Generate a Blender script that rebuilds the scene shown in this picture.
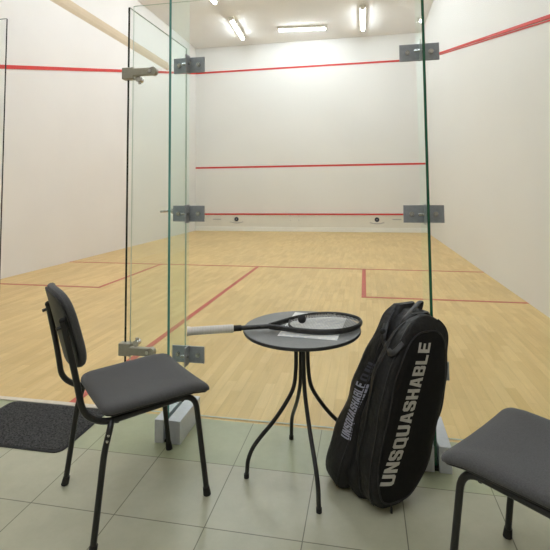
import bpy, bmesh, math, random
from mathutils import Vector, Matrix
random.seed(7)
R = math.radians
S = bpy.context.scene
for o in list(bpy.data.objects):
    bpy.data.objects.remove(o)
C = S.collection

# ------------------------------------------------------------------ camera
cd = bpy.data.cameras.new('camera'); cam = bpy.data.objects.new('camera', cd); C.objects.link(cam)
YAW, PITCH, ROLL = 0.1883, 0.0598, -0.0092
fw = Vector((-math.sin(YAW)*math.cos(PITCH), math.cos(YAW)*math.cos(PITCH), math.sin(PITCH)))
r0 = Vector((math.cos(YAW), math.sin(YAW), 0)); u0 = r0.cross(fw)
r1 = r0*math.cos(ROLL) + u0*math.sin(ROLL); u1 = -r0*math.sin(ROLL) + u0*math.cos(ROLL)
m = Matrix((r1, u1, -fw)).transposed().to_4x4(); m.translation = Vector((4.8026, -2.1974, 1.1638))
cam.matrix_world = m
cd.sensor_width = 36; cd.sensor_fit = 'HORIZONTAL'; cd.lens = 434.92/550*36
cd.shift_x = -(280.95-275)/550; cd.shift_y = (163.31-275)/550
cd.clip_start = 0.02; cd.clip_end = 100
S.camera = cam

# ------------------------------------------------------------------ world, exposure
w = bpy.data.worlds.new('world'); S.world = w; w.use_nodes = True
w.node_tree.nodes['Background'].inputs[0].default_value = (1, .96, .9, 1)
w.node_tree.nodes['Background'].inputs[1].default_value = 0.15
S.view_settings.view_transform = 'Standard'; S.view_settings.look = 'None'
S.view_settings.gamma = 1; S.view_settings.use_curve_mapping = False
S.view_settings.exposure = 1.17
COURT_TUBE = 20.0      # emission strength of the court's tubes
HALL_FILL = 5.8       # strength of the unseen fill lamps added over the hall

CW, CL, CH = 6.4, 9.75, 5.33
HX0, HX1, HY = 0.0, 8.4, -4.6

# ------------------------------------------------------------------ materials
def srgb(r, g, b):
    f = lambda c: (c/255/12.92) if c/255 <= .04045 else ((c/255+.055)/1.055)**2.4
    return (f(r), f(g), f(b), 1)
def mat(name, col, rough=.5, metal=0, noise=0, nscale=20, bump=0, bscale=200, spec=.5, emit=0, sheen=0, bdist=.002):
    m = bpy.data.materials.new(name); m.use_nodes = True
    nt = m.node_tree; b = nt.nodes['Principled BSDF']
    b.inputs['Base Color'].default_value = col; b.inputs['Roughness'].default_value = rough
    b.inputs['Metallic'].default_value = metal; b.inputs['Specular IOR Level'].default_value = spec
    if sheen: b.inputs['Sheen Weight'].default_value = sheen
    tc = nt.nodes.new('ShaderNodeTexCoord')
    if noise:
        n = nt.nodes.new('ShaderNodeTexNoise'); n.inputs['Scale'].default_value = nscale; n.inputs['Detail'].default_value = 5
        nt.links.new(tc.outputs['Object'], n.inputs['Vector'])
        mx = nt.nodes.new('ShaderNodeMix'); mx.data_type = 'RGBA'
        mx.inputs[6].default_value = tuple(c*(1-noise) for c in col[:3])+(1,)
        mx.inputs[7].default_value = tuple(min(1, c*(1+noise)) for c in col[:3])+(1,)
        mr = nt.nodes.new('ShaderNodeMapRange'); mr.inputs[1].default_value = .36; mr.inputs[2].default_value = .64
        nt.links.new(n.outputs['Fac'], mr.inputs[0]); nt.links.new(mr.outputs[0], mx.inputs[0]); nt.links.new(mx.outputs[2], b.inputs['Base Color'])
    if bump:
        n = nt.nodes.new('ShaderNodeTexNoise'); n.inputs['Scale'].default_value = bscale; n.inputs['Detail'].default_value = 3
        nt.links.new(tc.outputs['Object'], n.inputs['Vector'])
        bp = nt.nodes.new('ShaderNodeBump'); bp.inputs['Strength'].default_value = bump; bp.inputs['Distance'].default_value = bdist
        nt.links.new(n.outputs['Fac'], bp.inputs['Height']); nt.links.new(bp.outputs['Normal'], b.inputs['Normal'])
    if emit:
        b.inputs['Emission Color'].default_value = (.93, 1, 1.09, 1); b.inputs['Emission Strength'].default_value = emit
    return m

def glass_mat(name, tint):
    m = bpy.data.materials.new(name); m.use_nodes = True; nt = m.node_tree
    nt.nodes.remove(nt.nodes['Principled BSDF']); out = nt.nodes['Material Output']
    t = nt.nodes.new('ShaderNodeBsdfTransparent'); t.inputs[0].default_value = tint
    g = nt.nodes.new('ShaderNodeBsdfGlossy'); g.inputs['Roughness'].default_value = 0.02; g.inputs[0].default_value = (.95, 1, .97, 1)
    f = nt.nodes.new('ShaderNodeFresnel'); f.inputs['IOR'].default_value = 1.38
    geo = nt.nodes.new('ShaderNodeNewGeometry'); mu = nt.nodes.new('ShaderNodeMath'); mu.operation = 'SUBTRACT'; mu.inputs[0].default_value = 1
    nt.links.new(geo.outputs['Backfacing'], mu.inputs[1])
    m2 = nt.nodes.new('ShaderNodeMath'); m2.operation = 'MULTIPLY'
    nt.links.new(mu.outputs[0], m2.inputs[0]); nt.links.new(f.outputs[0], m2.inputs[1])
    mx = nt.nodes.new('ShaderNodeMixShader'); nt.links.new(m2.outputs[0], mx.inputs[0])
    nt.links.new(t.outputs[0], mx.inputs[1]); nt.links.new(g.outputs[0], mx.inputs[2]); nt.links.new(mx.outputs[0], out.inputs[0])
    return m

def wood_floor_mat():
    m = bpy.data.materials.new('maple_strip_floor'); m.use_nodes = True; nt = m.node_tree; b = nt.nodes['Principled BSDF']
    tc = nt.nodes.new('ShaderNodeTexCoord'); mp = nt.nodes.new('ShaderNodeMapping'); mp.inputs['Rotation'].default_value = (0, 0, R(90))
    nt.links.new(tc.outputs['Object'], mp.inputs[0])
    br = nt.nodes.new('ShaderNodeTexBrick'); br.offset = .43; br.offset_frequency = 2
    br.inputs['Scale'].default_value = 1; br.inputs['Brick Width'].default_value = .30; br.inputs['Row Height'].default_value = .06
    br.inputs['Mortar Size'].default_value = .0006; br.inputs['Mortar Smooth'].default_value = .6; br.inputs['Bias'].default_value = 0
    br.inputs['Color1'].default_value = WOOD_A; br.inputs['Color2'].default_value = WOOD_B; br.inputs['Mortar'].default_value = WOOD_M
    nt.links.new(mp.outputs[0], br.inputs['Vector'])
    mp2 = nt.nodes.new('ShaderNodeMapping'); mp2.inputs['Scale'].default_value = (22, 1.6, 1)
    nt.links.new(tc.outputs['Object'], mp2.inputs[0])
    n = nt.nodes.new('ShaderNodeTexNoise'); n.inputs['Scale'].default_value = 1.6; n.inputs['Detail'].default_value = 6
    nt.links.new(mp2.outputs[0], n.inputs['Vector'])
    n2 = nt.nodes.new('ShaderNodeTexNoise'); n2.inputs['Scale'].default_value = 1.1; n2.inputs['Detail'].default_value = 4
    nt.links.new(tc.outputs['Object'], n2.inputs['Vector'])
    ad = nt.nodes.new('ShaderNodeMath'); ad.operation = 'ADD'; nt.links.new(n.outputs['Fac'], ad.inputs[0]); nt.links.new(n2.outputs['Fac'], ad.inputs[1])
    mr = nt.nodes.new('ShaderNodeMapRange'); mr.inputs[1].default_value = .6; mr.inputs[2].default_value = 1.4; mr.inputs[3].default_value = .86; mr.inputs[4].default_value = 1.1
    nt.links.new(ad.outputs[0], mr.inputs[0])
    mx = nt.nodes.new('ShaderNodeMix'); mx.data_type = 'RGBA'; mx.blend_type = 'MULTIPLY'; mx.inputs[0].default_value = 1
    nt.links.new(br.outputs['Color'], mx.inputs[6]); nt.links.new(mr.outputs[0], mx.inputs[7])
    nt.links.new(mx.outputs[2], b.inputs['Base Color'])
    b.inputs['Roughness'].default_value = .38; b.inputs['Specular IOR Level'].default_value = .4
    return m

def tile_mat(name, c1, c2, grout):
    m = bpy.data.materials.new(name); m.use_nodes = True; nt = m.node_tree; b = nt.nodes['Principled BSDF']
    tc = nt.nodes.new('ShaderNodeTexCoord'); mp = nt.nodes.new('ShaderNodeMapping'); mp.inputs['Location'].default_value = (-(3.552-.342*20), .018+.342*20, 0)
    nt.links.new(tc.outputs['Object'], mp.inputs[0])
    br = nt.nodes.new('ShaderNodeTexBrick'); br.offset = 0; br.squash = 1
    br.inputs['Scale'].default_value = 1; br.inputs['Brick Width'].default_value = .342; br.inputs['Row Height'].default_value = .342
    br.inputs['Mortar Size'].default_value = .0022; br.inputs['Mortar Smooth'].default_value = .3
    br.inputs['Color1'].default_value = c1; br.inputs['Color2'].default_value = c2; br.inputs['Mortar'].default_value = grout
    nt.links.new(mp.outputs[0], br.inputs['Vector'])
    n = nt.nodes.new('ShaderNodeTexNoise'); n.inputs['Scale'].default_value = 7; n.inputs['Detail'].default_value = 8; n.inputs['Roughness'].default_value = .7
    nt.links.new(tc.outputs['Object'], n.inputs['Vector'])
    mr = nt.nodes.new('ShaderNodeMapRange'); mr.inputs[1].default_value = .3; mr.inputs[2].default_value = .7; mr.inputs[3].default_value = .9; mr.inputs[4].default_value = 1.07
    nt.links.new(n.outputs['Fac'], mr.inputs[0])
    mx = nt.nodes.new('ShaderNodeMix'); mx.data_type = 'RGBA'; mx.blend_type = 'MULTIPLY'; mx.inputs[0].default_value = 1
    nt.links.new(br.outputs['Color'], mx.inputs[6]); nt.links.new(mr.outputs[0], mx.inputs[7]); nt.links.new(mx.outputs[2], b.inputs['Base Color'])
    b.inputs['Roughness'].default_value = .3; b.inputs['Specular IOR Level'].default_value = .5
    return m

WOOD_A = srgb(220, 190, 130); WOOD_B = srgb(207, 175, 114); WOOD_M = srgb(168, 132, 80)
M = {}
M['wood'] = wood_floor_mat()
M['tile'] = tile_mat('hall_tile', srgb(177, 175, 150), srgb(171, 169, 144), srgb(108, 106, 88))
M['tile_dark'] = tile_mat('border_tile', srgb(169, 173, 140), srgb(164, 168, 135), srgb(112, 116, 92))
M['wall'] = mat('court_plaster', srgb(230, 228, 223), .55, noise=.012, nscale=1.2)
M['hallwall'] = mat('hall_plaster', srgb(200, 192, 178), .8, noise=.02, nscale=2)
M['ceiling'] = mat('ceiling_paint', srgb(238, 235, 230), .9, noise=.015, nscale=3)
M['tin'] = mat('tin_panel', srgb(226, 222, 210), .5, noise=.015, nscale=4)
M['tin_low'] = mat('tin_foot', srgb(238, 236, 228), .5, noise=.01, nscale=4)
M['red'] = mat('wall_line_red', srgb(205, 52, 44), .6, noise=.05, nscale=8)
M['redfloor'] = mat('floor_line_red', srgb(186, 78, 60), .4, noise=.08, nscale=9)
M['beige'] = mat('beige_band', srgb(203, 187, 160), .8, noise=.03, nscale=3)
M['glass'] = glass_mat('panel_glass', (.972, .99, .984, 1))
M['finglass'] = glass_mat('fin_glass', (.95, .995, .985, 1))
M['edge_teal'] = mat('glass_edge_teal', srgb(84, 152, 142), .2, spec=.8, noise=.1, nscale=3)
M['edge_green'] = mat('glass_edge_green', srgb(30, 92, 66), .15, spec=.8, noise=.1, nscale=3)
M['edge_dark'] = mat('glass_edge_dark', srgb(38, 42, 34), .2, spec=.6, noise=.1, nscale=3)
M['edge_pale'] = mat('glass_edge_pale', srgb(176, 190, 176), .3, noise=.05, nscale=3)
M['steel'] = mat('brushed_steel', srgb(160, 163, 167), .45, .25, noise=.06, nscale=60)
M['bolt'] = mat('bolt_steel', srgb(190, 190, 188), .22, .9, noise=.04, nscale=60)
M['hinge'] = mat('hinge_metal', srgb(165, 162, 148), .4, .6, noise=.05, nscale=40)
M['alu'] = mat('clamp_aluminium', srgb(205, 207, 212), .42, .25, noise=.03, nscale=50)
M['blackmetal'] = mat('black_powder_coat', srgb(30, 30, 29), .38, 0, noise=.1, nscale=60)
M['rubber'] = mat('black_rubber', srgb(20, 20, 20), .7, noise=.1, nscale=40)
M['fabric'] = mat('grey_chair_fabric', srgb(79, 78, 78), .95, noise=.12, nscale=260, bump=.5, bscale=420, sheen=.15)
M['plastic'] = mat('black_shell', srgb(38, 37, 37), .5, noise=.08, nscale=50)
M['tabletop'] = mat('grey_tabletop', srgb(110, 110, 108), .42, noise=.05, nscale=90)
M['tablerim'] = mat('dark_table_rim', srgb(38, 39, 40), .4, noise=.06, nscale=40)
M['mat'] = mat('ribbed_mat', srgb(62, 61, 60), .95, noise=.75, nscale=110, bump=.8, bscale=240)
M['bag'] = mat('bag_nylon', srgb(24, 23, 22), .55, noise=.18, nscale=90, bump=.8, bscale=13, spec=.4, bdist=.02)
M['bagpanel'] = mat('bag_panel_fabric', srgb(21, 19, 18), .75, noise=.15, nscale=60, bump=.5, bscale=9, spec=.25, bdist=.01)
M['bagtrim'] = mat('bag_piping', srgb(30, 29, 30), .45, noise=.1, nscale=60)
M['print'] = mat('grey_print', srgb(188, 184, 174), .6, noise=.06, nscale=50)
M['print2'] = mat('small_print', srgb(170, 172, 190), .6, noise=.06, nscale=50)
M['markgrey'] = mat('dim_grey_print', srgb(66, 66, 76), .6, noise=.06, nscale=50)
M['gripwhite'] = mat('white_grip_tape', srgb(222, 218, 212), .7, noise=.04, nscale=60, bump=.3, bscale=200)
M['racket'] = mat('racket_graphite', srgb(48, 47, 46), .3, .2, noise=.25, nscale=60)
M['string'] = mat('racket_string', srgb(205, 203, 198), .4, noise=.03, nscale=60)
M['ball'] = mat('ball_rubber', srgb(24, 24, 25), .65, noise=.1, nscale=100)
M['navy'] = mat('navy_print', srgb(34, 38, 58), .5, noise=.05, nscale=40)
M['greyprint'] = mat('pale_grey_print', srgb(178, 176, 172), .6, noise=.05, nscale=40)
M['housing'] = mat('lamp_housing', srgb(198, 190, 174), .5, noise=.03, nscale=20)
M['tube'] = mat('court_tube_light', (1, 1, 1, 1), .5, emit=COURT_TUBE)
M['fill_panel'] = mat('hall_fill_diffuser', (1, .96, .88, 1), .5, emit=HALL_FILL)
M['threshold'] = mat('threshold_strip', srgb(212, 204, 190), .35, .3, noise=.05, nscale=30)

def paper_mat():
    m = bpy.data.materials.new('printed_paper'); m.use_nodes = True; nt = m.node_tree; b = nt.nodes['Principled BSDF']
    tc = nt.nodes.new('ShaderNodeTexCoord'); mp = nt.nodes.new('ShaderNodeMapping'); mp.inputs['Scale'].default_value = (1, 1, 1)
    nt.links.new(tc.outputs['Object'], mp.inputs[0])
    br = nt.nodes.new('ShaderNodeTexBrick'); br.inputs['Scale'].default_value = 1; br.offset = .37
    br.inputs['Brick Width'].default_value = .055; br.inputs['Row Height'].default_value = .022; br.inputs['Mortar Size'].default_value = .006
    br.inputs['Color1'].default_value = srgb(196, 198, 206); br.inputs['Color2'].default_value = srgb(222, 222, 220); br.inputs['Mortar'].default_value = srgb(233, 232, 226)
    nt.links.new(mp.outputs[0], br.inputs['Vector']); nt.links.new(br.outputs['Color'], b.inputs['Base Color'])
    b.inputs['Roughness'].default_value = .7
    return m
M['paper'] = paper_mat()

# ------------------------------------------------------------------ helpers
def link(name, bm, m, parent=None, smooth=False, loc=None, mats=None):
    me = bpy.data.meshes.new(name); bmesh.ops.recalc_face_normals(bm, faces=bm.faces); bm.to_mesh(me); bm.free()
    for x in (mats or [m]): me.materials.append(x)
    if smooth:
        for p in me.polygons: p.use_smooth = True
        if hasattr(me, 'set_sharp_from_angle'): me.set_sharp_from_angle(angle=R(40))
    o = bpy.data.objects.new(name, me); C.objects.link(o)
    if parent: o.parent = parent
    if loc: o.location = loc
    return o
def struct(name, bm, m, **k):
    o = link(name, bm, m, **k); o['kind'] = 'structure'; return o
def tag(o, label, cat, group=None):
    o['label'] = label; o['category'] = cat
    if group: o['group'] = group
    return o
def thing(name, label, cat, loc=(0, 0, 0), rotz=0, group=None):
    o = bpy.data.objects.new(name, None); C.objects.link(o); o.empty_display_size = .1
    o.location = loc; o.rotation_euler = (0, 0, rotz)
    return tag(o, label, cat, group)
def box(bm, x0, x1, y0, y1, z0, z1, bev=0, mi=0, seg=2):
    vs = [bm.verts.new((x, y, z)) for x in (x0, x1) for y in (y0, y1) for z in (z0, z1)]
    fs = [(0, 1, 3, 2), (4, 6, 7, 5), (0, 4, 5, 1), (2, 3, 7, 6), (0, 2, 6, 4), (1, 5, 7, 3)]
    F = [bm.faces.new([vs[i] for i in f]) for f in fs]
    for f in F: f.material_index = mi
    if bev:
        es = list({e for f in F for e in f.edges})
        bmesh.ops.bevel(bm, geom=es, offset=bev, segments=seg, profile=.5, affect='EDGES')
    return F
def bx(*a, **k):
    bm = bmesh.new(); box(bm, *a, **k); return bm
def cyl(bm, p0, p1, r, r2=None, n=16):
    p0, p1 = Vector(p0), Vector(p1); d = p1-p0
    q = d.to_track_quat('Z', 'Y').to_matrix().to_4x4(); q.translation = (p0+p1)/2
    bmesh.ops.create_cone(bm, cap_ends=True, segments=n, radius1=r, radius2=r if r2 is None else r2, depth=d.length, matrix=q)
def smooth_path(pts, sub=8):
    pts = [Vector(p) for p in pts]; out = []
    P = [pts[0]*2-pts[1]] + pts + [pts[-1]*2-pts[-2]]
    for i in range(1, len(P)-2):
        a, b, c, d = P[i-1:i+3]
        for k in range(sub):
            t = k/sub
            out.append(.5*((2*b)+(c-a)*t+(2*a-5*b+4*c-d)*t*t+(3*b-a-3*c+d)*t**3))
    out.append(pts[-1]); return out
def fillet(pts, rad, seg=6):
    pts = [Vector(p) for p in pts]; out = [pts[0]]
    for i in range(1, len(pts)-1):
        a, b, c = pts[i-1], pts[i], pts[i+1]
        r = min(rad if not isinstance(rad, (list, tuple)) else rad[i-1], (a-b).length*.48, (c-b).length*.48)
        s, e = b+(a-b).normalized()*r, b+(c-b).normalized()*r
        for k in range(seg+1):
            t = k/seg; out.append((1-t)**2*s+2*t*(1-t)*b+t*t*e)
    out.append(pts[-1]); return out
def tube(bm, path, r, n=12, closed=False, sx=1, up=None):
    """round (or, with sx, flattened) tube along the path"""
    path = [Vector(p) for p in path]; rings = []; N = len(path); prev = None
    for i, p in enumerate(path):
        a = path[(i-1) % N] if closed or i > 0 else p; b = path[(i+1) % N] if closed or i < N-1 else p
        t = (b-a).normalized()
        if up: x = t.cross(Vector(up)).normalized()
        elif prev is None: x = t.orthogonal().normalized()
        else: x = (prev - t*prev.dot(t)).normalized()
        prev = x; y = t.cross(x)
        rr = r[i] if isinstance(r, (list, tuple)) else r
        rings.append([bm.verts.new(p + x*math.cos(2*math.pi*k/n)*rr*sx + y*math.sin(2*math.pi*k/n)*rr) for k in range(n)])
    for i in range(N if closed else N-1):
        A, B = rings[i], rings[(i+1) % N]
        for k in range(n): bm.faces.new((A[k], A[(k+1) % n], B[(k+1) % n], B[k]))
    if not closed:
        bm.faces.new(rings[0]); bm.faces.new(rings[-1][::-1])
    return bm
def loft(bm, rings, cap=True):
    V = [[bm.verts.new(p) for p in r] for r in rings]; n = len(V[0])
    for A, B in zip(V, V[1:]):
        for k in range(n): bm.faces.new((A[k], A[(k+1) % n], B[(k+1) % n], B[k]))
    if cap: bm.faces.new(V[0]); bm.faces.new(V[-1][::-1])
    return V

# ------------------------------------------------------------------ the court
struct('floor', bx(0, CW, -.022, CL, -.1, 0), M['wood'])
struct('floor_hall', bx(HX0, HX1, HY, -.36, -.1, 0), M['tile'])
struct('floor_border', bx(HX0, HX1, -.36, -.022, -.1, 0), M['tile_dark'])
struct('wall_left', bx(-.15, 0, HY, CL, 0, CH), M['wall'])
struct('wall_right', bx(CW, CW+.15, 0, CL, 0, CH), M['wall'])
struct('wall_front', bx(-.15, CW+.15, CL, CL+.15, 0, CH), M['wall'])
struct('wall_back', bx(-.15, HX1+.15, HY-.15, HY, 0, CH), M['hallwall'])
struct('wall_hall_side', bx(HX1, HX1+.15, HY, 0, 0, CH), M['hallwall'])
struct('wall_hall_end', bx(CW+.15, HX1+.15, 0, .15, 0, CH), M['hallwall'])
struct('ceiling', bx(-.15, HX1+.15, HY-.15, CL+.15, CH, CH+.1), M['ceiling'])

# the tin: board at the foot of the front wall
tin = struct('trim_1', bx(0.002, CW-.002, CL-.035, CL-.001, .12, .455, bev=.003), M['tin'])
struct('trim_2', bx(0.002, CW-.002, CL-.05, CL-.001, 0.001, .12, bev=.004), M['tin_low'])
struct('trim_3', bx(0.002, CW-.002, CL-.055, CL-.001, .455, .495, bev=.008), M['red'])
for i, (xc) in enumerate((1.24, 5.12)):
    bm = bmesh.new(); cyl(bm, (xc, CL-.035, .335), (xc, CL-.042, .335), .062, n=28)
    b = link('round_emblem', bm, M['navy'], tin); b['label'] = 'round navy emblem on the board'
    bm = bmesh.new(); cyl(bm, (xc, CL-.042, .335), (xc, CL-.045, .335), .012, n=20)
    link('emblem_centre', bm, M['greyprint'], b)
    bm = bmesh.new(); tube(bm, smooth_path([(xc-.19, CL-.037, .262), (xc-.09, CL-.037, .236), (xc, CL-.037, .230), (xc+.09, CL-.037, .236), (xc+.19, CL-.037, .262)], 5), .012, 8)
    link('emblem_swoosh', bm, M['greyprint'], tin)
for xa, xb, z in ((.55, .78, .33), (5.52, 5.75, .34)):
    link('small_lettering', bx(xa, xb, CL-.038, CL-.034, z-.014, z+.014), M['greyprint'], tin)
for xc in (2.78, 3.02):
    for z in (.31, .43):
        bm = bmesh.new(); cyl(bm, (xc, CL-.035, z), (xc, CL-.04, z), .012, n=10); link('panel_screw', bm, M['greyprint'], tin)

# red court lines
n_trim = [4]
def line(bm, m):
    o = struct('trim_%d' % n_trim[0], bm, m); n_trim[0] += 1; return o
line(bx(.002, CW-.002, CL-.004, CL-.0005, 1.78, 1.83), M['red'])
line(bx(.002, CW-.002, CL-.012, CL-.0005, 4.57, 4.62, bev=.002), M['red'])
def slope_line(x0, x1, za=0, zb=.055):
    bm = bmesh.new(); s = (4.57-2.13)/CL
    vs = [bm.verts.new((x, y, 2.13+s*y+dz)) for x in (x0, x1) for y in (0.02, CL-.02) for dz in (za, zb)]
    for f in [(0, 1, 3, 2), (4, 6, 7, 5), (0, 4, 5, 1), (2, 3, 7, 6), (0, 2, 6, 4), (1, 5, 7, 3)]: bm.faces.new([vs[i] for i in f])
    return bm
line(slope_line(.0005, .012), M['red']); line(slope_line(CW-.012, CW-.0005, .020, .055), M['red']); line(slope_line(CW-.009, CW-.0005, -.004, .010), M['red'])
SY = CL-5.44; BY = SY-.05-1.6
fz = (.0002, .0016)
line(bx(.002, CW-.002, SY-.05, SY, *fz), M['redfloor'])
line(bx(CW/2-.025, CW/2+.025, .01, SY-.05, *fz), M['redfloor'])
for a, b in ((1.6, 1.65), (CW-1.65, CW-1.6)): line(bx(a, b, BY-.05, SY-.05, *fz), M['redfloor'])
line(bx(.002, 1.6, BY-.05, BY, *fz), M['redfloor']); line(bx(CW-1.6, CW-.002, BY-.05, BY, *fz), M['redfloor'])
# beige band along the left wall
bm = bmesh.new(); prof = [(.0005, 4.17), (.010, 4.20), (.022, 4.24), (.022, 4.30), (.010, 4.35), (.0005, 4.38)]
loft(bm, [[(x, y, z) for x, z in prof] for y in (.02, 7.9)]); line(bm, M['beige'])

# ------------------------------------------------------------------ lamps
LAMPS = [((1.63, 9.08), (1.72, 7.65), 'tube light on the court ceiling, farther one of the left row'),
         ((1.66, 6.75), (1.66, 5.3), 'tube light of the left ceiling row, cut off by the photo top'),
         ((2.68, 8.62), (3.95, 8.75), 'tube light set crosswise in the middle of the court ceiling near the front wall'),
         ((4.85, 9.08), (4.85, 7.65), 'tube light running lengthwise on the court ceiling, right of the crosswise one'),
         ((4.85, 6.75), (4.85, 5.3), 'tube light on the court ceiling right side above the photo'),
         ((2.6, 6.0), (3.9, 6.0), 'crosswise tube light in the middle of the court ceiling above the photo'),
         ((1.66, 4.2), (1.66, 2.8), 'tube light on the court ceiling left side, nearest to the glass'),
         ((4.85, 4.2), (4.85, 2.8), 'tube light on the court ceiling right side, nearest to the glass'),
         ((1.9, 4.0), (4.6, 4.0), 'added unseen crosswise tube light on the court ceiling, second nearest to the glass'),  # unseen tube added to brighten the near half of the court
         ((1.9, 1.6), (4.6, 1.6), 'added unseen crosswise tube light on the court ceiling close to the glass wall')]  # also added out of view, made long for more light by the glass
for (a, b, lab) in LAMPS:
    a = Vector((*a, CH)); b = Vector((*b, CH)); c = (a+b)/2; d = b-a; ang = math.atan2(d.y, d.x); Ln = d.length
    t = thing('ceiling_light', lab, 'ceiling light', c, ang, 'tube lights on the court ceiling')
    bm = bx(-Ln/2, Ln/2, -.075, .075, -.048, 0, bev=.004); link('housing', bm, M['housing'], t)
    bm = bmesh.new(); tube(bm, [(-Ln/2+.04, 0, -.062), (Ln/2-.04, 0, -.062)], .034, 14); link('tube', bm, M['tube'], t, smooth=True)
    for s in (-1, 1): link('end_cap', bx(min(s*Ln/2, s*(Ln/2-.045)), max(s*Ln/2, s*(Ln/2-.045)), -.042, .042, -.1, -.046, bev=.005), M['housing'], t)
for x in (2.4, 5.0):  # unseen lamps added to brighten the hall side
    for y in (-1.3, -3.3):
        t = thing('hall_fill_light', 'unseen fill lamp added on the hall ceiling', 'ceiling light', (x, y, CH), 0, 'added hall fill lamps')
        link('frame', bx(-.62, .62, -.32, .32, -.04, 0, bev=.008), M['housing'], t)
        link('diffuser', bx(-.58, .58, -.28, .28, -.055, -.04), M['fill_panel'], t)

# ------------------------------------------------------------------ glass wall
GT = .010; GZ = 2.2
def pane_bm(x0, x1, y0, y1, z0, z1, long_axis):
    """box of glass; faces across the long sides are glass (0), thin edges get material 1"""
    bm = bmesh.new(); F = box(bm, x0, x1, y0, y1, z0, z1)
    for f in F:
        f.normal_update(); n = f.normal; cc = f.calc_center_median()
        main = abs(n.y) > .5 if long_axis == 'x' else abs(n.x) > .5
        f.material_index = 0 if main else (1 if long_axis == 'x' or cc.y < y0+.001 else 2)
    return bm
struct('window_1', pane_bm(.9, 2.722, -GT/2, GT/2, .003, GZ, 'x'), None, mats=[M['glass'], M['edge_dark']])
struct('window_2', pane_bm(3.549, 3.8775, -GT/2, GT/2, .003, GZ, 'x'), None, mats=[M['glass'], M['edge_pale']])
struct('window_3', pane_bm(3.8805, 5.0705, -GT/2, GT/2, .003, GZ, 'x'), None, mats=[M['glass'], M['edge_pale']])
struct('window_4', pane_bm(5.0735, 6.398, -GT/2, GT/2, .003, GZ, 'x'), None, mats=[M['glass'], M['edge_pale']])
struct('trim_20', bx(2.74, 3.53, -.026, .006, .0005, .006, bev=.001), M['threshold'])

def clear_edges(o, test):
    for p in o.data.polygons:
        if p.material_index and test(p.center): p.material_index = 0
clear_edges(bpy.data.objects['window_2'], lambda c: c.x > 3.8)
clear_edges(bpy.data.objects['window_3'], lambda c: abs(c.x-4.475) > .5)
clear_edges(bpy.data.objects['window_4'], lambda c: c.x < 5.2)
fins = []
for x, nm, lab in ((3.879, 'edge_teal', 'tall upright glass fin with a teal edge, left of the table'), (5.072, 'edge_green', 'tall upright glass fin with a dark green edge, behind the racket bag')):
    bm = pane_bm(x-.006, x+.006, -.232, -.0055, .012, GZ+.05, 'y')
    f = link('glass_fin', bm, None, mats=[M['finglass'], M[nm], M['edge_pale']]); clear_edges(f, lambda c: c.y > -.01); tag(f, lab, 'glass fin'); fins.append(f)

# open door leaf, swung into the court
door = bpy.data.objects.new('door_1', None); C.objects.link(door); door['kind'] = 'structure'
door.location = (3.517, .002, 0); door.rotation_euler = (0, 0, R(90-2.0))
bm = pane_bm(.004, .75, -.006, .006, .012, GZ, 'x')
for f in bm.faces:
    if f.material_index == 1 and f.calc_center_median().x > .01: f.material_index = 2
link('pane', bm, None, door, mats=[M['glass'], M['edge_dark'], M['edge_pale']])
def fitting(z, flip, parent, nm):
    h = link(nm, bx(-.035, .05, -.020, .020, z-.038, z+.038, bev=.004), M['hinge'], parent)
    return h
# fittings gripping the leaf and reaching along the fixed pane
for z, flip, lab in ((1.815, -1, 'grey metal pivot fitting at the upper corner of the open glass door'), (.315, 1, 'grey metal pivot fitting at the lower corner of the glass door, above the chair seat')):
    t = thing('door_pivot', lab, 'door hinge', (3.527, 0, z), 0, 'door pivots')
    link('clamp', bx(-.036, .034, -.022, .022, -.033, .033, bev=.004), M['hinge'], t)
    bm = bmesh.new(); box(bm, .034, .15, -.036, -.008, -.021, .021, bev=.005); cyl(bm, (.155, -.036, 0), (.155, -.008, 0), .023, n=20)
    link('arm', bm, M['hinge'], t)
    bm = bmesh.new(); cyl(bm, (.062, .018, flip*.036), (.062, -.018, flip*.036), .016, n=16); cyl(bm, (.062, 0, flip*.02), (.062, 0, flip*.060), .009, n=12)
    link('pin', bm, M['bolt'], t)
    bm = bmesh.new(); cyl(bm, (.14, -.036, 0), (.14, -.040, 0), .010, n=14); link('screw', bm, M['bolt'], t)
# door handle on the leaf
bm = bmesh.new(); tube(bm, fillet([(.56, .006, 1.025), (.56, .045, 1.025), (.47, .045, 1.025)], .015), .008, 10)
cyl(bm, (.56, .006, 1.025), (.56, .012, 1.025), .018, n=20)
h = link('handle', bm, M['bolt'], door, smooth=True)

# steel patch plates on the fins
for fi, (x, side) in enumerate(((3.885, 'left'), (5.080, 'right'))):
    hw = (.088, .094)[fi]
    for z, lv in (((1.838, 'upper'), (1.040, 'middle'), (.312, 'lower')) if fi == 0 else ((1.828, 'upper'), (1.040, 'middle'), (.312, 'lower'))):
        t = thing('patch_plate', f'{lv} steel plate on the {side} glass fin' + {'upper': ', near the photo top', 'middle': ', level with the tin of the court', 'lower': ', just above the floor clamp'}[lv], 'glass fitting', (x, 0, z), 0, 'steel plates joining the glass')
        link('plate', bx(-hw, hw, -.014, -.0055, -.042, .042, bev=.0015), M['steel'], t)
        xf = (3.879, 5.072)[fi]-x
        link('bracket', bx(xf+.0065, xf+.013, -.065, -.014, -.048, .048, bev=.0015), M['steel'], t)
        for dx in (-.055, .055):
            bm = bmesh.new(); cyl(bm, (dx, -.014, 0), (dx, -.020, 0), .012, n=18); cyl(bm, (dx, -.020, 0), (dx, -.024, 0), .008, n=6); link('bolt', bm, M['bolt'], t)
        bm = bmesh.new(); cyl(bm, (xf-.02, -.042, 0), (xf+.022, -.042, 0), .007, n=12); link('pin', bm, M['bolt'], t)

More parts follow.
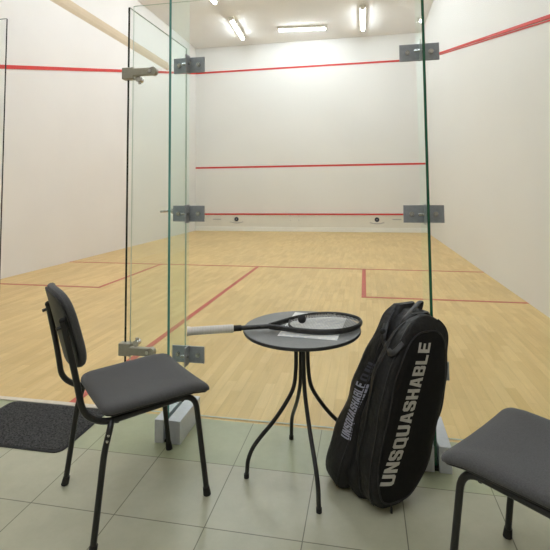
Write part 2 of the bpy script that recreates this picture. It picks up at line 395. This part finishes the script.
# floor clamps of the fins
for x, lab in ((3.892, 'pale aluminium floor clamp under the left glass fin'), (5.072, 'pale aluminium floor clamp under the right glass fin, behind the bag')):
    t = thing('fin_clamp', lab, 'floor clamp', (x, 0, 0))
    xf = (3.879 if x < 4 else 5.072)-x
    link('clamp_half', bx(-.066, xf-.009, -.262, -.012, .001, .105, bev=.002), M['alu'], t)
    link('clamp_half', bx(xf+.009, .060, -.262, -.012, .001, .105, bev=.002), M['alu'], t)
    link('clamp_foot', bx(xf-.009, xf+.009, -.25, -.012, .001, .010), M['rubber'], t)

# ------------------------------------------------------------------ door mat
def rrect(hw, hh, r, seg=6, cx=0, cy=0):
    out = []
    for (sx, sy, a0) in ((1, 1, 0), (-1, 1, 90), (-1, -1, 180), (1, -1, 270)):
        for k in range(seg+1):
            a = R(a0+90*k/seg); out.append((cx+sx*(hw-r)+r*math.cos(a), cy+sy*(hh-r)+r*math.sin(a)))
    return out
mt = thing('door_mat', 'dark grey ribbed door mat lying in front of the open glass door', 'door mat', (3.155, -.222, 0))
loft_bm = bmesh.new(); o1 = rrect(.298, .193, .045); o2 = rrect(.292, .187, .04)
loft(loft_bm, [[(x, y, .0005) for x, y in o1], [(x, y, .004) for x, y in o1], [(x, y, .006) for x, y in o2]])
link('backing', loft_bm, M['rubber'], mt)
bm = bmesh.new(); loft(bm, [[(x, y, .0055) for x, y in rrect(.288, .183, .04)], [(x, y, .0095) for x, y in rrect(.286, .181, .04)]])
for k in range(40):
    x = -.27+k*.01385
    box(bm, x-.0035, x+.0035, -.17, .17, .0093, .0115)
link('pile', bm, M['mat'], mt)

# ------------------------------------------------------------------ chairs
def make_chair(label, loc, rotz):
    t = thing('chair', label, 'chair', loc, rotz, 'upholstered visitor chairs')
    # local frame: +y forward, +x right
    # seat cushion
    def outline(hwf, hwr, yf, yr, r, seg=8):
        out = []
        for (sx, y, hw, a0, sy) in ((1, yf, hwf, 0, 1), (-1, yf, hwf, 90, 1), (-1, yr, hwr, 180, -1), (1, yr, hwr, 270, -1)):
            rr = r if sy > 0 else r*1.7
            for k in range(seg+1):
                a = R(a0+90*k/seg); out.append((sx*(hw-rr)+rr*math.cos(a), y-sy*rr+rr*math.sin(a)))
        n = len(out); res = []      # extra points on the straight sides
        for i in range(n):
            a, b = out[i], out[(i+1) % n]; L = math.hypot(a[0]-b[0], a[1]-b[1]); q = 8 if L > .1 else 1
            for k in range(q): res.append((a[0]+(b[0]-a[0])*k/q, a[1]+(b[1]-a[1])*k/q))
        return res
    O = outline(.210, .194, .224, -.168, .026); cy = .02
    def z_at(x, y, base):
        zz = base
        if y > .13: zz -= ((y-.13)/.09)**2*.016
        zz += .02*min(1, abs(x)/.2)**2*(.35) - .004
        return zz
    rings = []
    for s, z in ((.90, .404), (.975, .403), (.995, .406), (1, .411), (.996, .4165), (.98, .4225), (.94, .428), (.86, .431), (.7, .431), (.5, .429), (.3, .428), (.12, .4275)):
        rings.append([(x*s, cy+(y-cy)*s, z_at(x*s, cy+(y-cy)*s, z)) for x, y in O])
    bm = bmesh.new(); loft(bm, rings); link('seat', bm, M['fabric'], t, smooth=True)
    rings = [[(x*s, cy+(y-cy)*s, z_at(x*s, cy+(y-cy)*s, z)) for x, y in O] for s, z in ((.9, .395), (.955, .396), (.965, .399), (.96, .404), (.9, .405))]
    bm = bmesh.new(); loft(bm, rings); link('seat_pan', bm, M['plastic'], t, smooth=True)
    # side frames: front leg + rail + upright in one bent tube
    tr = .0105
    for s in (-1, 1):
        pts = [(s*.184, .215, .018), (s*.176, .170, .386), (s*.172, -.165, .380), (s*.178, -.232, .43), (s*.160, -.252, .55), (s*.138, -.292, .735)]
        bm = tube(bmesh.new(), fillet(pts, [.06, .06, .05, .1], 8), tr, 14)
        fr = link('side_frame', bm, M['blackmetal'], t, smooth=True)
        bm = bmesh.new(); cyl(bm, (s*.1845, .2175, 0), (s*.1838, .213, .03), .0145, .0125, 16); link('foot_cap', bm, M['rubber'], fr, smooth=True)
        bm = bmesh.new(); bmesh.ops.create_icosphere(bm, subdivisions=2, radius=.0115, matrix=Matrix.Translation((s*.138, -.292, .735))); link('end_plug', bm, M['rubber'], fr, smooth=True)
        pts = [(s*.2125, -.203, .018), (s*.198, -.168, .30), (s*.195, -.150, .366), (s*.174, -.140, .381)]
        bm = tube(bmesh.new(), fillet(pts, [.05, .02], 6), tr, 14)
        lg = link('rear_leg', bm, M['blackmetal'], t, smooth=True)
        bm = bmesh.new(); cyl(bm, (s*.2132, -.2065, 0), (s*.2118, -.1995, .03), .0145, .0125, 16); link('foot_cap', bm, M['rubber'], lg, smooth=True)
        for z, y in ((.352, -.1585), (.335, -.1625)):
            bm = bmesh.new(); cyl(bm, (s*.2055, y, z), (s*.2105, y, z), .0042, n=10); link('screw', bm, M['bolt'], lg)
    bm = tube(bmesh.new(), [(-.176, .12, .378), (.176, .12, .378)], .009, 10); tube(bm, [(-.176, -.12, .376), (.176, -.12, .376)], .009, 10)
    link('cross_bar', bm, M['blackmetal'], t, smooth=True)
    # backrest: curved pad in front of a thin shell
    def back(th0, th1, W, H, name, m, lift=0, par=t):
        bm = bmesh.new(); seg = 56
        def pt(x, h, off):
            z = .686+h*.975; f = -.272-h*.26 + .95*x*x
            n = Vector((-1.9*x, 1, .28)).normalized()
            return Vector((x, f, z))+n*off
        def ring(s, off):
            out = []
            for k in range(seg):
                a = 2*math.pi*k/seg; c, d = math.cos(a), math.sin(a); e = 2/3.6
                out.append(pt(math.copysign(abs(c)**e, c)*W*s, math.copysign(abs(d)**e, d)*H*s, off))
            return out
        th = (th1-th0); rings = [ring(s, th0) for s in (.05, .3, .6, .85, .95)]
        rings += [ring(.985, th0+th*.12), ring(1, th0+th*.4), ring(.99, th0+th*.72), ring(.955, th0+th*.93), ring(.88, th1), ring(.6, th1), ring(.3, th1), ring(.05, th1)]
        loft(bm, rings); return link(name, bm, m, par, smooth=True)
    back(-.005, .022, .152, .144, 'backrest', M['fabric'])
    sh = back(-.014, -.0045, .147, .137, 'back_shell', M['plastic'])
    bm = bmesh.new()
    for s in (-1, 1):
        bm = bmesh.new(); cyl(bm, (s*.1405, -.297, .715), (s*.1405, -.311, .711), .006, n=12); link('back_screw', bm, M['blackmetal'], t)
    return t
# rotation so that local +y = (fx, fy)
def face(fx, fy): return math.atan2(-fx, fy)
ch = make_chair('black framed chair with grey fabric seat and backrest, left of the table', (3.905, -.58, 0), face(.676, .741))
def copy_tree(o, parent=None):
    c = o.copy(); C.objects.link(c)
    if parent: c.parent = parent
    for k in list(o.children): copy_tree(k, c)
    return c
ch2 = copy_tree(ch)
ch2.location = (5.297, -.842, 0); ch2.rotation_euler = (0, 0, face(-.767, .642))
ch2['label'] = 'black framed chair with grey fabric seat, cut off at the lower right of the photo'

# ------------------------------------------------------------------ table
TX, TY, TZ = 4.532, -.342, .583
tb = thing('bistro_table', 'small round bistro table with grey top and four curved black legs', 'table', (TX, TY, 0))
def disc(bm, prof, n=72):
    loft(bm, [[(r*math.cos(2*math.pi*k/n), r*math.sin(2*math.pi*k/n), z) for k in range(n)] for r, z in prof])
bm = bmesh.new(); disc(bm, [(.02, TZ-.002), (.242, TZ-.002), (.2435, TZ-.001), (.243, TZ), (.02, TZ)]); link('tabletop', bm, M['tabletop'], tb)
bm = bmesh.new(); disc(bm, [(.02, TZ-.016), (.236, TZ-.016), (.243, TZ-.013), (.2465, TZ-.008), (.2465, TZ-.0035), (.2445, TZ-.0008), (.2437, TZ-.0022), (.02, TZ-.0022)]); link('rim', bm, M['tablerim'], tb, smooth=True)
bm = bmesh.new(); disc(bm, [(.01, TZ-.022), (.06, TZ-.022), (.06, TZ-.016), (.01, TZ-.016)], 32); link('hub_plate', bm, M['blackmetal'], tb)
for (fx, fy) in ((4.301, -.428), (4.619, -.561), (4.442, -.116), (4.745, -.215)):
    d = Vector((fx-TX, fy-TY, 0)); L = .240; d.normalize()
    prof = [(.026, TZ-.018), (.026, .50), (.027, .42), (.038, .34), (.074, .275), (.124, .210), (.176, .155), (.210, .113), (.229, .068), (.233, .03), (.236, .004)]
    bm = tube(bmesh.new(), smooth_path([d*r+Vector((0, 0, z)) for r, z in prof], 5), .0085, 12)
    lg = link('leg', bm, M['blackmetal'], tb, smooth=True)
    bm = bmesh.new(); q = d*.236; cyl(bm, (q.x, q.y, 0), (q.x, q.y, .016), .0105, n=14); link('foot_cap', bm, M['rubber'], lg)
# paper
bm = bmesh.new(); pc = Vector((4.585, -.26, 0))
quad = [Vector((4.452, -.467, 0)), Vector((4.688, -.482, 0)), Vector((4.716, -.150, 0)), Vector((4.470, -.130, 0))]
loft(bm, [[(q-pc)+Vector((0, 0, z)) for q in quad] for z in (0, .0006)])
tag(link('paper_sheet', bm, M['paper'], loc=(pc.x, pc.y, TZ+.0002)), 'white printed sheet of paper on the round table under the racket', 'paper')

# racket
A0 = Vector((4.0967, -0.5284, 0)); A1 = Vector((4.7776, -0.2753, 0)); ax = (A1-A0); RL = ax.length; ang = math.atan2(ax.y, ax.x)
rk = thing('squash_racket', 'squash racket with white grip lying across the round table', 'racket', (A0.x, A0.y, TZ+.019), ang)
rk.rotation_euler = (R(3.5), 0, ang)
k_ = RL/.755
hw = [(.345, .004), (.385, .024), (.43, .048), (.48, .071), (.53, .087), (.58, .095), (.63, .0945), (.675, .083), (.71, .064), (.735, .040), (.748, .018)]
top = [(s*k_, w_*1.05) for s, w_ in hw]
loop = smooth_path([(s, w_, 0) for s, w_ in top]+[(RL-.004, 0, 0)]+[(s, -w_, 0) for s, w_ in reversed(top)], 5)
bm = tube(bmesh.new(), loop, .0112, 12, sx=.62, up=(0, 0, 1)); fr = link('frame', bm, M['racket'], rk, smooth=True)
bm = tube(bmesh.new(), [(.188*k_, 0, 0), (.25*k_, 0, 0), (.30*k_, 0, 0), (.352*k_, 0, 0)], [.0098, .0092, .0092, .0098], 14, sx=1.05, up=(0, 0, 1)); link('shaft', bm, M['racket'], rk, smooth=True)
gp = []; gr = []
for i in range(60):
    s = i/59*.192*k_; gp.append((s, 0, 0)); gr.append((.0185 if s < .012 else .0162)+.0006*math.sin(i*1.9))
bm = tube(bmesh.new(), gp, gr, 12, sx=.93, up=(0, 0, 1)); g = link('grip', bm, M['gripwhite'], rk, smooth=True)
bm = tube(bmesh.new(), [(.190*k_, 0, 0), (.225*k_, 0, 0)], .0118, 14); link('grip_collar', bm, M['rubber'], rk, smooth=True)
# strings
def half_at(s):
    for (a, wa), (b, wb) in zip(top, top[1:]):
        if a <= s <= b: return wa+(wb-wa)*(s-a)/(b-a)
    return 0
bm = bmesh.new()
s0 = .44*k_
for i in range(-7, 8):
    y = i*.0125
    ss = [s0+(RL-s0)*j/200 for j in range(200) if half_at(s0+(RL-s0)*j/200) > abs(y)+.004]
    if len(ss) > 2: tube(bm, [(ss[0], y, .001), (ss[-1], y, .001)], .0009, 5)
s = s0
while s < RL-.012:
    w_ = half_at(s)
    if w_ > .01: tube(bm, [(s, -w_+.004, 0), (s, w_-.004, 0)], .0009, 5)
    s += .0125
link('strings', bm, M['string'], rk)
w_ = half_at(s0); bm = tube(bmesh.new(), smooth_path([(s0+.004, -w_+.004, 0), (s0-.008, 0, 0), (s0+.004, w_-.004, 0)], 6), .005, 8); link('throat_bridge', bm, M['racket'], rk, smooth=True)

# block lettering: every glyph is a polygon set in a unit box, mapped by fn(u, v)
def mir(P): return [(1-x, y) for x, y in P][::-1]
qh = [(.5, 0), (.15, 0), (0, .14), (0, .86), (.15, 1), (.5, 1), (.5, .82), (.38, .82), (.34, .77), (.34, .23), (.38, .18), (.5, .18)]
ah = [(0, 0), (.33, 0), (.37, .2), (.5, .2), (.5, .38), (.41, .38), (.5, .78), (.5, 1), (.28, 1)]
rc = lambda a, b, c, d: [(a, b), (c, b), (c, d), (a, d)]
GLYPH = {
 '=': [rc(0, 0, .3, 1), rc(.42, .05, .6, .95), rc(.72, 0, 1, 1)],
 'U': [[(0, 1), (0, .16), (.15, 0), (.85, 0), (1, .16), (1, 1), (.66, 1), (.66, .25), (.6, .19), (.4, .19), (.34, .25), (.34, 1)]],
 'N': [[(0, 0), (0, 1), (.32, 1), (.68, .45), (.68, 1), (1, 1), (1, 0), (.7, 0), (.32, .58), (.32, 0)]],
 'S': [[(0, .33), (0, .14), (.14, 0), (.86, 0), (1, .14), (1, .46), (.86, .59), (.34, .68), (.34, .78), (.4, .82), (.62, .82), (.66, .78), (.66, .68), (1, .68),
        (1, .86), (.86, 1), (.14, 1), (0, .86), (0, .56), (.14, .45), (.66, .34), (.66, .22), (.6, .18), (.4, .18), (.34, .22), (.34, .33)]],
 'Q': [qh, mir(qh), [(.6, .16), (.8, .2), (1.04, -.07), (.78, -.08)]], 'O': [qh, mir(qh)],
 'A': [ah, mir(ah)],
 'H': [[(0, 0), (0, 1), (.34, 1), (.34, .6), (.66, .6), (.66, 1), (1, 1), (1, 0), (.66, 0), (.66, .4), (.34, .4), (.34, 0)]],
 'B': [rc(0, 0, .34, 1), rc(.34, .82, .66, 1), rc(.34, .42, .66, .6), rc(.34, 0, .66, .18), [(.66, .51), (.9, .51), (.97, .6), (.97, .88), (.85, 1), (.66, 1)], [(.66, 0), (.87, 0), (1, .12), (1, .42), (.9, .51), (.66, .51)]],
 'L': [[(0, 0), (0, 1), (.34, 1), (.34, .2), (.95, .2), (.95, 0)]],
 'E': [[(0, 0), (0, 1), (1, 1), (1, .81), (.34, .81), (.34, .6), (.92, .6), (.92, .41), (.34, .41), (.34, .19), (1, .19), (1, 0)]]}
def lettering(name, txt, fn, m, parent, gap=.13):
    bm = bmesh.new(); n = len(txt); adv = 1/(n-gap)
    for i, ch_ in enumerate(txt):
        for P in GLYPH[ch_]:
            bm.faces.new([bm.verts.new(((i+x*(1-gap))*adv, y, 0)) for x, y in P])
    bm.normal_update(); bmesh.ops.triangulate(bm, faces=bm.faces)
    for _ in range(2):
        L = [e for e in bm.edges if abs(e.verts[0].co.y-e.verts[1].co.y) > .22]
        if L: bmesh.ops.subdivide_edges(bm, edges=L, cuts=1); bmesh.ops.triangulate(bm, faces=bm.faces)
    for v in bm.verts: v.co = Vector(fn(v.co.x, v.co.y))
    return link(name, bm, m, parent)

# racket brand along the far inside of the frame
def rfn(u, v):
    s = (.50+.165*u)*k_; w_ = half_at(s); return (s, w_-.0082, -.005+v*.0115)
lettering('frame_lettering', 'UNSQUASHABLE', rfn, M['print'], fr, .3)

# ball on the strings
bm = bmesh.new(); bmesh.ops.create_uvsphere(bm, u_segments=28, v_segments=18, radius=.0175)
tag(link('squash_ball', bm, M['ball'], smooth=True, loc=(4.5356, -0.3586, 0.6214)), 'small black rubber squash ball resting on the racket strings', 'ball')

# ------------------------------------------------------------------ racket bag
BG = thing('racket_bag', 'large black racket bag standing on end, leaning on the right glass fin', 'bag', (4.85, -.36, 0))
Wd = Vector((.84, .54, 0)).normalized(); Td = Vector((-.54, .84, 0)).normalized()
Lb = .70
def interp(tab, t):
    for (a, x), (b, y) in zip(tab, tab[1:]):
        if a <= t <= b:
            q = (t-a)/(b-a); q = q*q*(3-2*q) if False else q
            return x+(y-x)*q if not isinstance(x, Vector) else x.lerp(y, q)
    return tab[-1][1]
def smooth_tab(tab):
    P = smooth_path([(a, b, 0) for a, b in tab], 8); return [(p.x, p.y) for p in P]
# lobe: centre path (front-face middle), half width, thickness by height fraction t
def make_lobe(c0, c1, z0, z1, wt, tt, bulge, n=44, exp=4.0, nt=40, wob=.004, seed=0):
    wt = smooth_tab(wt); tt = smooth_tab(tt)
    def surf(a, t, off=0):
        c = c0.lerp(c1, t)+Vector((0, 0, z0+(z1-z0)*t)) + bulge*math.sin(math.pi*t)
        hw, ht = max(.004, interp(wt, t)), max(.004, interp(tt, t)/2)
        e = 2/exp; co, si = math.cos(a), math.sin(a)
        x = math.copysign(abs(co)**e, co)*(hw+off); y = math.copysign(abs(si)**e, si)*(ht+off)
        wv = wob*(math.sin(t*17+a*3+seed)+math.sin(t*29-a*2+seed*2)*.6)*(1-abs(si)**3*.6)
        return c+Wd*(x+wv*math.cos(a))+Td*(y+wv*math.sin(a))
    rings = []
    for i in range(nt+1):
        t = .5-.5*math.cos(math.pi*i/nt)
        rings.append([surf(2*math.pi*k/n, t) for k in range(n)])
    bm = bmesh.new(); loft(bm, rings); return bm, surf
org = Vector((4.85, -.36, 0))
def rel(x, y): return Vector((x, y, 0))-org
# front lobe
fw_t = [(0, .035), (.02, .06), (.06, .092), (.14, .120), (.3, .140), (.5, .151), (.7, .147), (.84, .126), (.93, .096), (.98, .058), (1, .02)]
ft_t = [(0, .07), (.03, .12), (.1, .15), (.3, .155), (.6, .14), (.8, .12), (.93, .09), (1, .03)]
bm, sf = make_lobe(rel(4.845, -.462), rel(5.023, -.325), .002, .650, fw_t, ft_t, Vector((0, 0, 0)))
link('front_compartment', bm, M['bag'], BG, smooth=True)
bw_t = [(0, .07), (.03, .11), (.1, .13), (.3, .13), (.6, .118), (.8, .100), (.93, .080), (1, .045)]
bt_t = [(0, .08), (.03, .13), (.1, .155), (.3, .15), (.6, .125), (.8, .10), (.93, .07), (1, .03)]
bm, sb = make_lobe(rel(4.735, -.355), rel(4.965, -.215), .002, .668, bw_t, bt_t, Vector((0, 0, 0)), seed=2, wob=.005)
link('rear_compartment', bm, M['bag'], BG, smooth=True)
gw_t = [(0, .065), (.1, .120), (.3, .121), (.6, .112), (.8, .100), (.93, .078), (1, .035)]; gt_t = [(a, .10) for a, b in bt_t]
bm, sg = make_lobe(rel(4.800, -.410), rel(5.000, -.268), .006, .652, gw_t, gt_t, Vector((0, 0, 0)), seed=5, wob=.006)
link('gusset', bm, M['bag'], BG, smooth=True)
# front panel: raised inset on the front face (a around 270 deg = -Td)
def front(u, t, off):        # u -1..1 across the front face
    a = R(270)+u*R(62); return sf(a, t, off)
import itertools
def fpt(x, t, off):          # x in metres across from the middle of the front face
    lo, hi = -R(80), R(80); mid = sf(R(270), t, off)
    for _ in range(18):
        md = (lo+hi)/2; q = (sf(R(270)+md, t, off)-mid).dot(Wd)
        if q < x: lo = md
        else: hi = md
    return sf(R(270)+(lo+hi)/2, t, off)
def panel_loop(s=1, off=.003, n=60):
    out = []
    for k in range(n):
        a = 2*math.pi*k/n; c, d = math.cos(a), math.sin(a); e = 2/3.0
        t = .49+.43*s*math.copysign(abs(d)**e, d); x = math.copysign(abs(c)**e, c)*s*.118
        out.append(fpt(x, t, off))
    return out
bm = bmesh.new(); loft(bm, [panel_loop(s, o) for s, o in ((1, -.002), (1, .0035), (.97, .005), (.8, .0055), (.6, .0055), (.4, .0055), (.2, .0055), (.04, .0055))])
link('front_panel', bm, M['bagpanel'], BG, smooth=True)
bm = bmesh.new(); tube(bm, panel_loop(1.01, .004, 90), .0032, 8, closed=True); link('piping', bm, M['bagtrim'], BG, smooth=True)
# zip line round the front lobe's side
def side_zip(a_deg, off, r, surf, t0=.04, t1=.97):
    bm = bmesh.new(); pts = [surf(R(a_deg), t0+(t1-t0)*i/50, off) for i in range(51)]; tube(bm, pts, r, 8); return bm
zp = link('zip', side_zip(205, .002, .0035, sf), M['bagtrim'], BG, smooth=True)
link('zip', side_zip(178, .002, .003, sf), M['bagtrim'], BG, smooth=True)
link('zip', side_zip(335, .002, .0035, sf), M['bagtrim'], BG, smooth=True)
link('zip', side_zip(208, .002, .003, sb), M['bagtrim'], BG, smooth=True)
lettering('large_lettering', 'UNSQUASHABLE', lambda u, v: fpt(-.042+.059*u-v*.056, .158+.705*u+.012*v, .0068), M['print'], BG)
# small text on the rear lobe's left face
def lpt(y, t, off):          # y in metres from the middle of the narrow side towards the front
    lo, hi = R(180), R(262); mid = sb(R(180), t, off)
    for _ in range(18):
        md = (lo+hi)/2
        if (mid-sb(md, t, off)).dot(Td) < y: lo = md
        else: hi = md
    return sb((lo+hi)/2, t, off)
sl = lettering('small_lettering', 'UNSQUASHABLE', lambda u, v: lpt(.056-.003*u-.050*v, .275+.295*u, .004), M['print2'], BG)
sl['label'] = 'pale lettering on the narrow side'
rg = lettering('round_mark', 'O', lambda u, v: lpt(.050-.038*v, .584+.034*u, .004), M['markgrey'], BG)
rg['label'] = 'dim round mark above the small lettering'
lettering('bar_mark', '=', lambda u, v: lpt(.048-.036*v, .630+.050*u, .004), M['markgrey'], BG)
# grab handle on top, side flap and zip pull
tp = sf(R(90), .985, 0)
bm = tube(bmesh.new(), smooth_path([sf(R(110), .93, .003), sf(R(110), .985, .02), sb(R(300), 1.0, .03)+Vector((0, 0, .01)), sb(R(290), .93, .006)], 8), .011, 10, sx=.45); link('grab_handle', bm, M['bagtrim'], BG, smooth=True)
bm = tube(bmesh.new(), smooth_path([sb(R(200), .90, .004), sb(R(215), .84, .012), sb(R(230), .80, .016), sf(R(190), .82, .010), sf(R(220), .88, .006)], 8), .013, 10, sx=.5); link('strap', bm, M['bagtrim'], BG, smooth=True)
bm = bmesh.new(); bmesh.ops.create_uvsphere(bm, u_segments=14, v_segments=10, radius=.014, matrix=Matrix.Translation(sb(R(205), .86, .010))); link('buckle', bm, M['rubber'], BG, smooth=True)
p = sf(R(268), .035, .004); bm = bmesh.new(); box(bm, p.x-.004, p.x+.004, p.y-.006, p.y-.001, .002, p.z+.010, bev=.001); link('zip_pull', bm, M['rubber'], BG)
